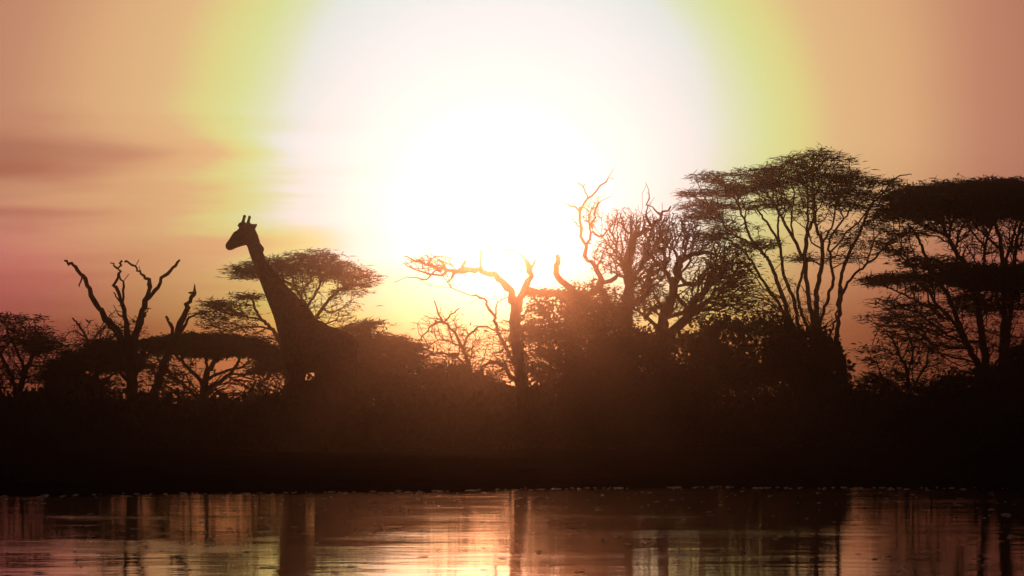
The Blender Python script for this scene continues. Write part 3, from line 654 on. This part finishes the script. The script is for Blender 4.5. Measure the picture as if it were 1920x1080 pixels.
# right
tree('fan_acacia', 'tallest acacia, many thin stems fanning up into a layered see-through crown', 'tree', 80,
     [Q('1540,858,34 1538,790,30 1535,730,24 1533,670,18 1531,612,11 1531,570,10 1532,541,9 1541,499,8 1541,450,7 1531,432,6 1527,394,5 1524,330,4 1527,302,3 1541,281,2'),
      Q('1538,760,16 1552,700,12 1564,640,9 1569,590,8 1570,559,7 1569,524,6.5 1580,485,6 1608,425,5 1615,401,4.5 1643,369,3.5 1664,344,2.5 1690,340,1.5'), Q('1570,556,6 1590,524,5 1614,503,4.5 1640,485,4 1660,465,3 1675,448,2'),
      Q('1535,730,14 1527,660,10 1520,598,8.5 1510,541,8 1504,489,8 1510,436,7 1520,410,5 1524,390,4'), Q('1504,495,6 1485,450,6 1464,408,5 1450,376,4 1429,355,3 1400,345,1.5'),
      Q('1536,740,14 1505,660,11 1478,590,9 1460,530,7.5 1443,490,6.5 1429,471,6 1408,443,5 1390,394,4 1376,365,3.5 1355,344,3 1323,327,1.5'), Q('1505,660,8 1493,605,7 1485,570,6.5 1464,520,6 1453,464,5 1422,418,4 1404,396,3'),
      Q('1500,650,9 1475,605,7 1457,570,6 1418,513,5 1394,478,4.5 1365,457,4 1334,443,2'), Q('1515,640,7 1500,590,6 1490,550,5.5 1499,500,5 1500,457,5 1503,418,4 1499,365,3 1490,330,2'),
      Q('1538,640,7 1540,600,6 1552,560,6 1562,527,6 1559,489,5 1555,453,4.5 1569,429,4 1594,397,3 1610,370,2'), Q('1453,470,4.5 1450,440,4 1450,410,3.5 1458,385,2'), Q('1429,471,4 1397,450,4 1369,436,3.5 1351,411,3.5 1327,383,3 1302,372,2.5 1275,361,1.5'),
      Q('1541,460,4 1560,420,3.5 1565,380,3 1580,340,2.5 1600,320,1.5'), Q('1485,450,4 1478,410,3.5 1482,370,3 1470,330,2'), Q('1450,376,3 1452,350,2.5 1470,320,2'), Q('1608,425,3 1630,418,2.5 1650,400,2'), Q('1569,540,4 1562,600,4 1552,640,4'),
      Q('1390,394,3 1360,385,2.5 1335,395,1.5'), Q('1541,470,3 1525,455,3 1515,430,2.5')],
     [(1540, 287, 40, 7, 50, .75), (1510, 300, 55, 8, 90, .8), (1575, 300, 28, 7, 30, .7), (1480, 318, 60, 9, 120, .9), (1560, 322, 62, 9, 120, .9), (1420, 325, 50, 8, 90, .9), (1500, 340, 95, 10, 200, 1.0), (1600, 340, 55, 9, 100, .9), (1430, 350, 70, 9, 140, 1.0), (1660, 342, 32, 5, 40, .8),
      (1340, 334, 45, 8, 80, .9), (1370, 358, 52, 10, 110, 1.0), (1560, 362, 70, 9, 140, 1.0), (1305, 362, 38, 6, 50, .9), (1640, 368, 42, 8, 70, .9), (1330, 388, 52, 8, 100, 1.0), (1480, 378, 70, 9, 110, .8), (1420, 385, 45, 8, 70, .8), (1600, 385, 55, 8, 90, .8), (1330, 408, 48, 8, 80, .9),
      (1380, 425, 52, 8, 60, .7), (1345, 440, 48, 8, 70, .8), (1400, 462, 50, 8, 60, .8), (1440, 455, 40, 7, 50, .7), (1520, 400, 60, 10, 70, .5), (1560, 440, 45, 8, 50, .5), (1630, 425, 40, 9, 60, .8), (1610, 455, 45, 9, 60, .8), (1510, 484, 55, 6, 50, .8), (1590, 485, 40, 7, 40, .7), (1660, 455, 30, 8, 40, .7),
      (1470, 560, 60, 45, 70, .1), (1540, 590, 40, 34, 50, .1), (1380, 500, 40, 16, 40, .4), (1430, 570, 50, 34, 90, .2), (1500, 580, 60, 34, 60, .1)],
     seed=15, per=5.5, leaf=(.30, .014), ryk=1.5, nk=1.25, twig_r=.0055, fold=.7, spread=.55)
tree('flat_topped_acacia', 'huge dark acacia with two dense flat leaf layers at the right edge', 'tree', 74,
     [Q('1868,860,36 1866,800,32 1862,750,27 1850,690,17 1842,640,14 1835,580,12 1828,540,11 1812,500,9 1790,470,7 1775,440,6 1765,410,5'), Q('1855,720,14 1825,665,12 1803,610,10 1790,570,9 1775,540,8 1752,500,7 1740,470,6 1728,440,5 1710,415,4'), Q('1864,750,14 1872,680,12 1874,600,11 1868,520,9 1858,460,8 1845,420,6 1835,395,5'),
      Q('1866,760,14 1885,690,12 1892,620,10 1900,550,9 1905,480,8 1915,430,6 1925,400,4'), Q('1870,770,14 1905,700,12 1925,640,11 1940,570,9 1960,500,8 1985,440,6'), Q('1828,660,7 1790,610,6 1755,575,5.5 1727,536,5 1700,505,4 1672,478,3 1655,462,2'),
      Q('1803,612,6 1765,590,5 1730,568,4.5 1700,552,4 1665,538,2.5'), Q('1868,520,6 1880,470,5.5 1890,430,5 1900,400,3.5'), Q('1835,560,6 1845,510,5.5 1850,460,5 1862,420,4 1875,395,3'), Q('1790,470,5 1800,435,4.5 1815,405,3.5'), Q('1842,640,6 1800,640,5 1760,620,4.5 1720,590,4 1690,580,2.5'),
      Q('1812,500,5 1785,450,4 1760,430,3.5 1745,400,3'), Q('1858,480,5 1835,450,4.5 1815,430,4 1795,400,3'), Q('1892,620,7 1870,570,6 1862,530,5 1850,505,4'), Q('1900,860,20 1900,790,18 1905,730,14 1935,670,10 1960,630,8')],
     [(1800, 352, 120, 6, 110, 1.2), (1880, 348, 110, 8, 130, 1.5), (1790, 372, 130, 14, 300, 2.2), (1900, 372, 120, 22, 380, 2.4), (1730, 385, 68, 16, 190, 2.0), (1690, 398, 50, 10, 100, 1.6), (1655, 405, 26, 7, 40, 1.2), (1845, 398, 110, 14, 220, 2.0), (1960, 385, 70, 40, 200, 2.0), (1700, 355, 40, 5, 40, .9),
      (1745, 425, 70, 8, 80, .8), (1700, 440, 45, 7, 50, 1.0), (1680, 470, 40, 7, 50, .9), (1730, 492, 48, 7, 60, 1.2), (1790, 512, 75, 16, 200, 2.4), (1870, 520, 95, 26, 380, 2.5), (1950, 520, 60, 36, 240, 2.4), (1658, 526, 40, 6, 70, 1.7), (1700, 520, 38, 6, 60, 1.3), (1735, 540, 40, 8, 50, 1.0), (1860, 560, 90, 20, 220, 2.0),
      (1700, 572, 62, 12, 80, .8), (1730, 600, 62, 14, 80, .7), (1665, 598, 48, 8, 40, .7), (1760, 640, 60, 20, 60, .4), (1850, 450, 100, 34, 230, .25), (1950, 450, 50, 30, 90, .3), (1800, 630, 110, 60, 240, .2), (1900, 650, 60, 60, 180, .3), (1700, 600, 80, 50, 110, .25), (1860, 340, 120, 5, 60, .5), (1780, 345, 90, 6, 50, .5)],
     seed=16, per=6.5, leaf=(.25, .016), ryk=1.75, nk=1.25, fold=.55, spread=.4)
tree('thorn_thicket', 'low rounded thicket of drooping bare twigs in the gap before the right edge acacia', 'tree', 71,
     [Q('1716,858,12 1714,800,11 1708,750,9 1700,705,7 1688,668,5 1672,636,4 1655,622,2.5'), Q('1700,705,5 1712,660,4 1700,615,3 1678,602,2.5 1655,612,2 1642,645,1.5'), Q('1706,735,5 1735,690,4 1745,645,3 1730,612,2.5 1706,600,2'), Q('1708,750,6 1670,722,4.5 1640,712,3 1622,728,2'),
      Q('1712,780,6 1755,730,5 1780,690,3')],
     [(1690, 640, 52, 36, 130, .2), (1660, 690, 55, 38, 150, .5), (1730, 680, 50, 50, 150, .4), (1640, 725, 40, 24, 90, .9), (1700, 735, 75, 26, 170, 1.0), (1625, 655, 22, 10, 20, .6)], seed=17, curl=.28, per=9, leaf=(.18, .02), twig_r=.0055)
bush('dense_bush', 'dark bush mass below the two-layered acacia at the right edge', 70, 1860, [(1860, 745, 120, 55), (1800, 775, 80, 45), (1930, 700, 60, 60)], 15000, 2, size=(.11, .035))
bush('dense_bush', 'low shrub row behind the giraffe legs', 66, 640, [(605, 752, 75, 48), (700, 752, 90, 48), (520, 785, 60, 40), (655, 720, 50, 40)], 15000, 3)
bush('dense_bush', 'low shrub between the left edge acacia and the forked dead tree', 72, 120, [(110, 775, 90, 42), (30, 790, 70, 45), (200, 790, 60, 38)], 14000, 4)
bush('dense_bush', 'low shrub at the foot of the central bare trunk', 69, 920, [(880, 745, 80, 42), (980, 775, 80, 45), (1060, 765, 90, 50), (800, 745, 70, 48), (900, 790, 110, 40), (845, 715, 40, 34)], 26000, 5)
bush('dense_bush', 'low shrub under the broad umbrella acacia', 73, 400, [(370, 795, 90, 42), (450, 790, 80, 42), (310, 800, 60, 40)], 12000, 6)
bush('dense_bush', 'low shrub at the foot of the drooping thicket in the right gap', 69, 1640, [(1640, 790, 90, 45), (1720, 785, 80, 42), (1560, 775, 80, 55)], 14000, 7)

for (bx_, Y_, seed_, lab) in ((-330, 82, 31, 'rounded shrub standing apart beyond the left end of the acacias'), (2240, 78, 32, 'rounded shrub standing apart beyond the right end of the acacias')):
    bush('dense_bush', lab, Y_, bx_, [(bx_, 760, 130, 70), (bx_ + 90, 785, 90, 45)], 9000, seed_)

# ------------------------------------------------------------------ haze
hm = bpy.data.materials.new('flare_haze'); hm.use_nodes = True; t_ = hm.node_tree  # air volume added to give the warm veil of camera flare
for n in list(t_.nodes): t_.nodes.remove(n)
o = t_.nodes.new('ShaderNodeOutputMaterial'); v = t_.nodes.new('ShaderNodeVolumePrincipled')
v.inputs['Color'].default_value = (.98, .76, .64, 1); v.inputs['Density'].default_value = HAZE_DENSITY; v.inputs['Anisotropy'].default_value = .985
t_.links.new(v.outputs[0], o.inputs['Volume'])
x0, x1, y0, y1, z0, z1 = -520, 520, -60, 920, -2.3, 13
V = [(x, y, z) for z in (z0, z1) for y in (y0, y1) for x in (x0, x1)]
tag(mesh('haze', V, [(0, 2, 3, 1), (4, 5, 7, 6), (0, 1, 5, 4), (2, 6, 7, 3), (0, 4, 6, 2), (1, 3, 7, 5)], hm), kind='stuff')
print('STATS', STATS)
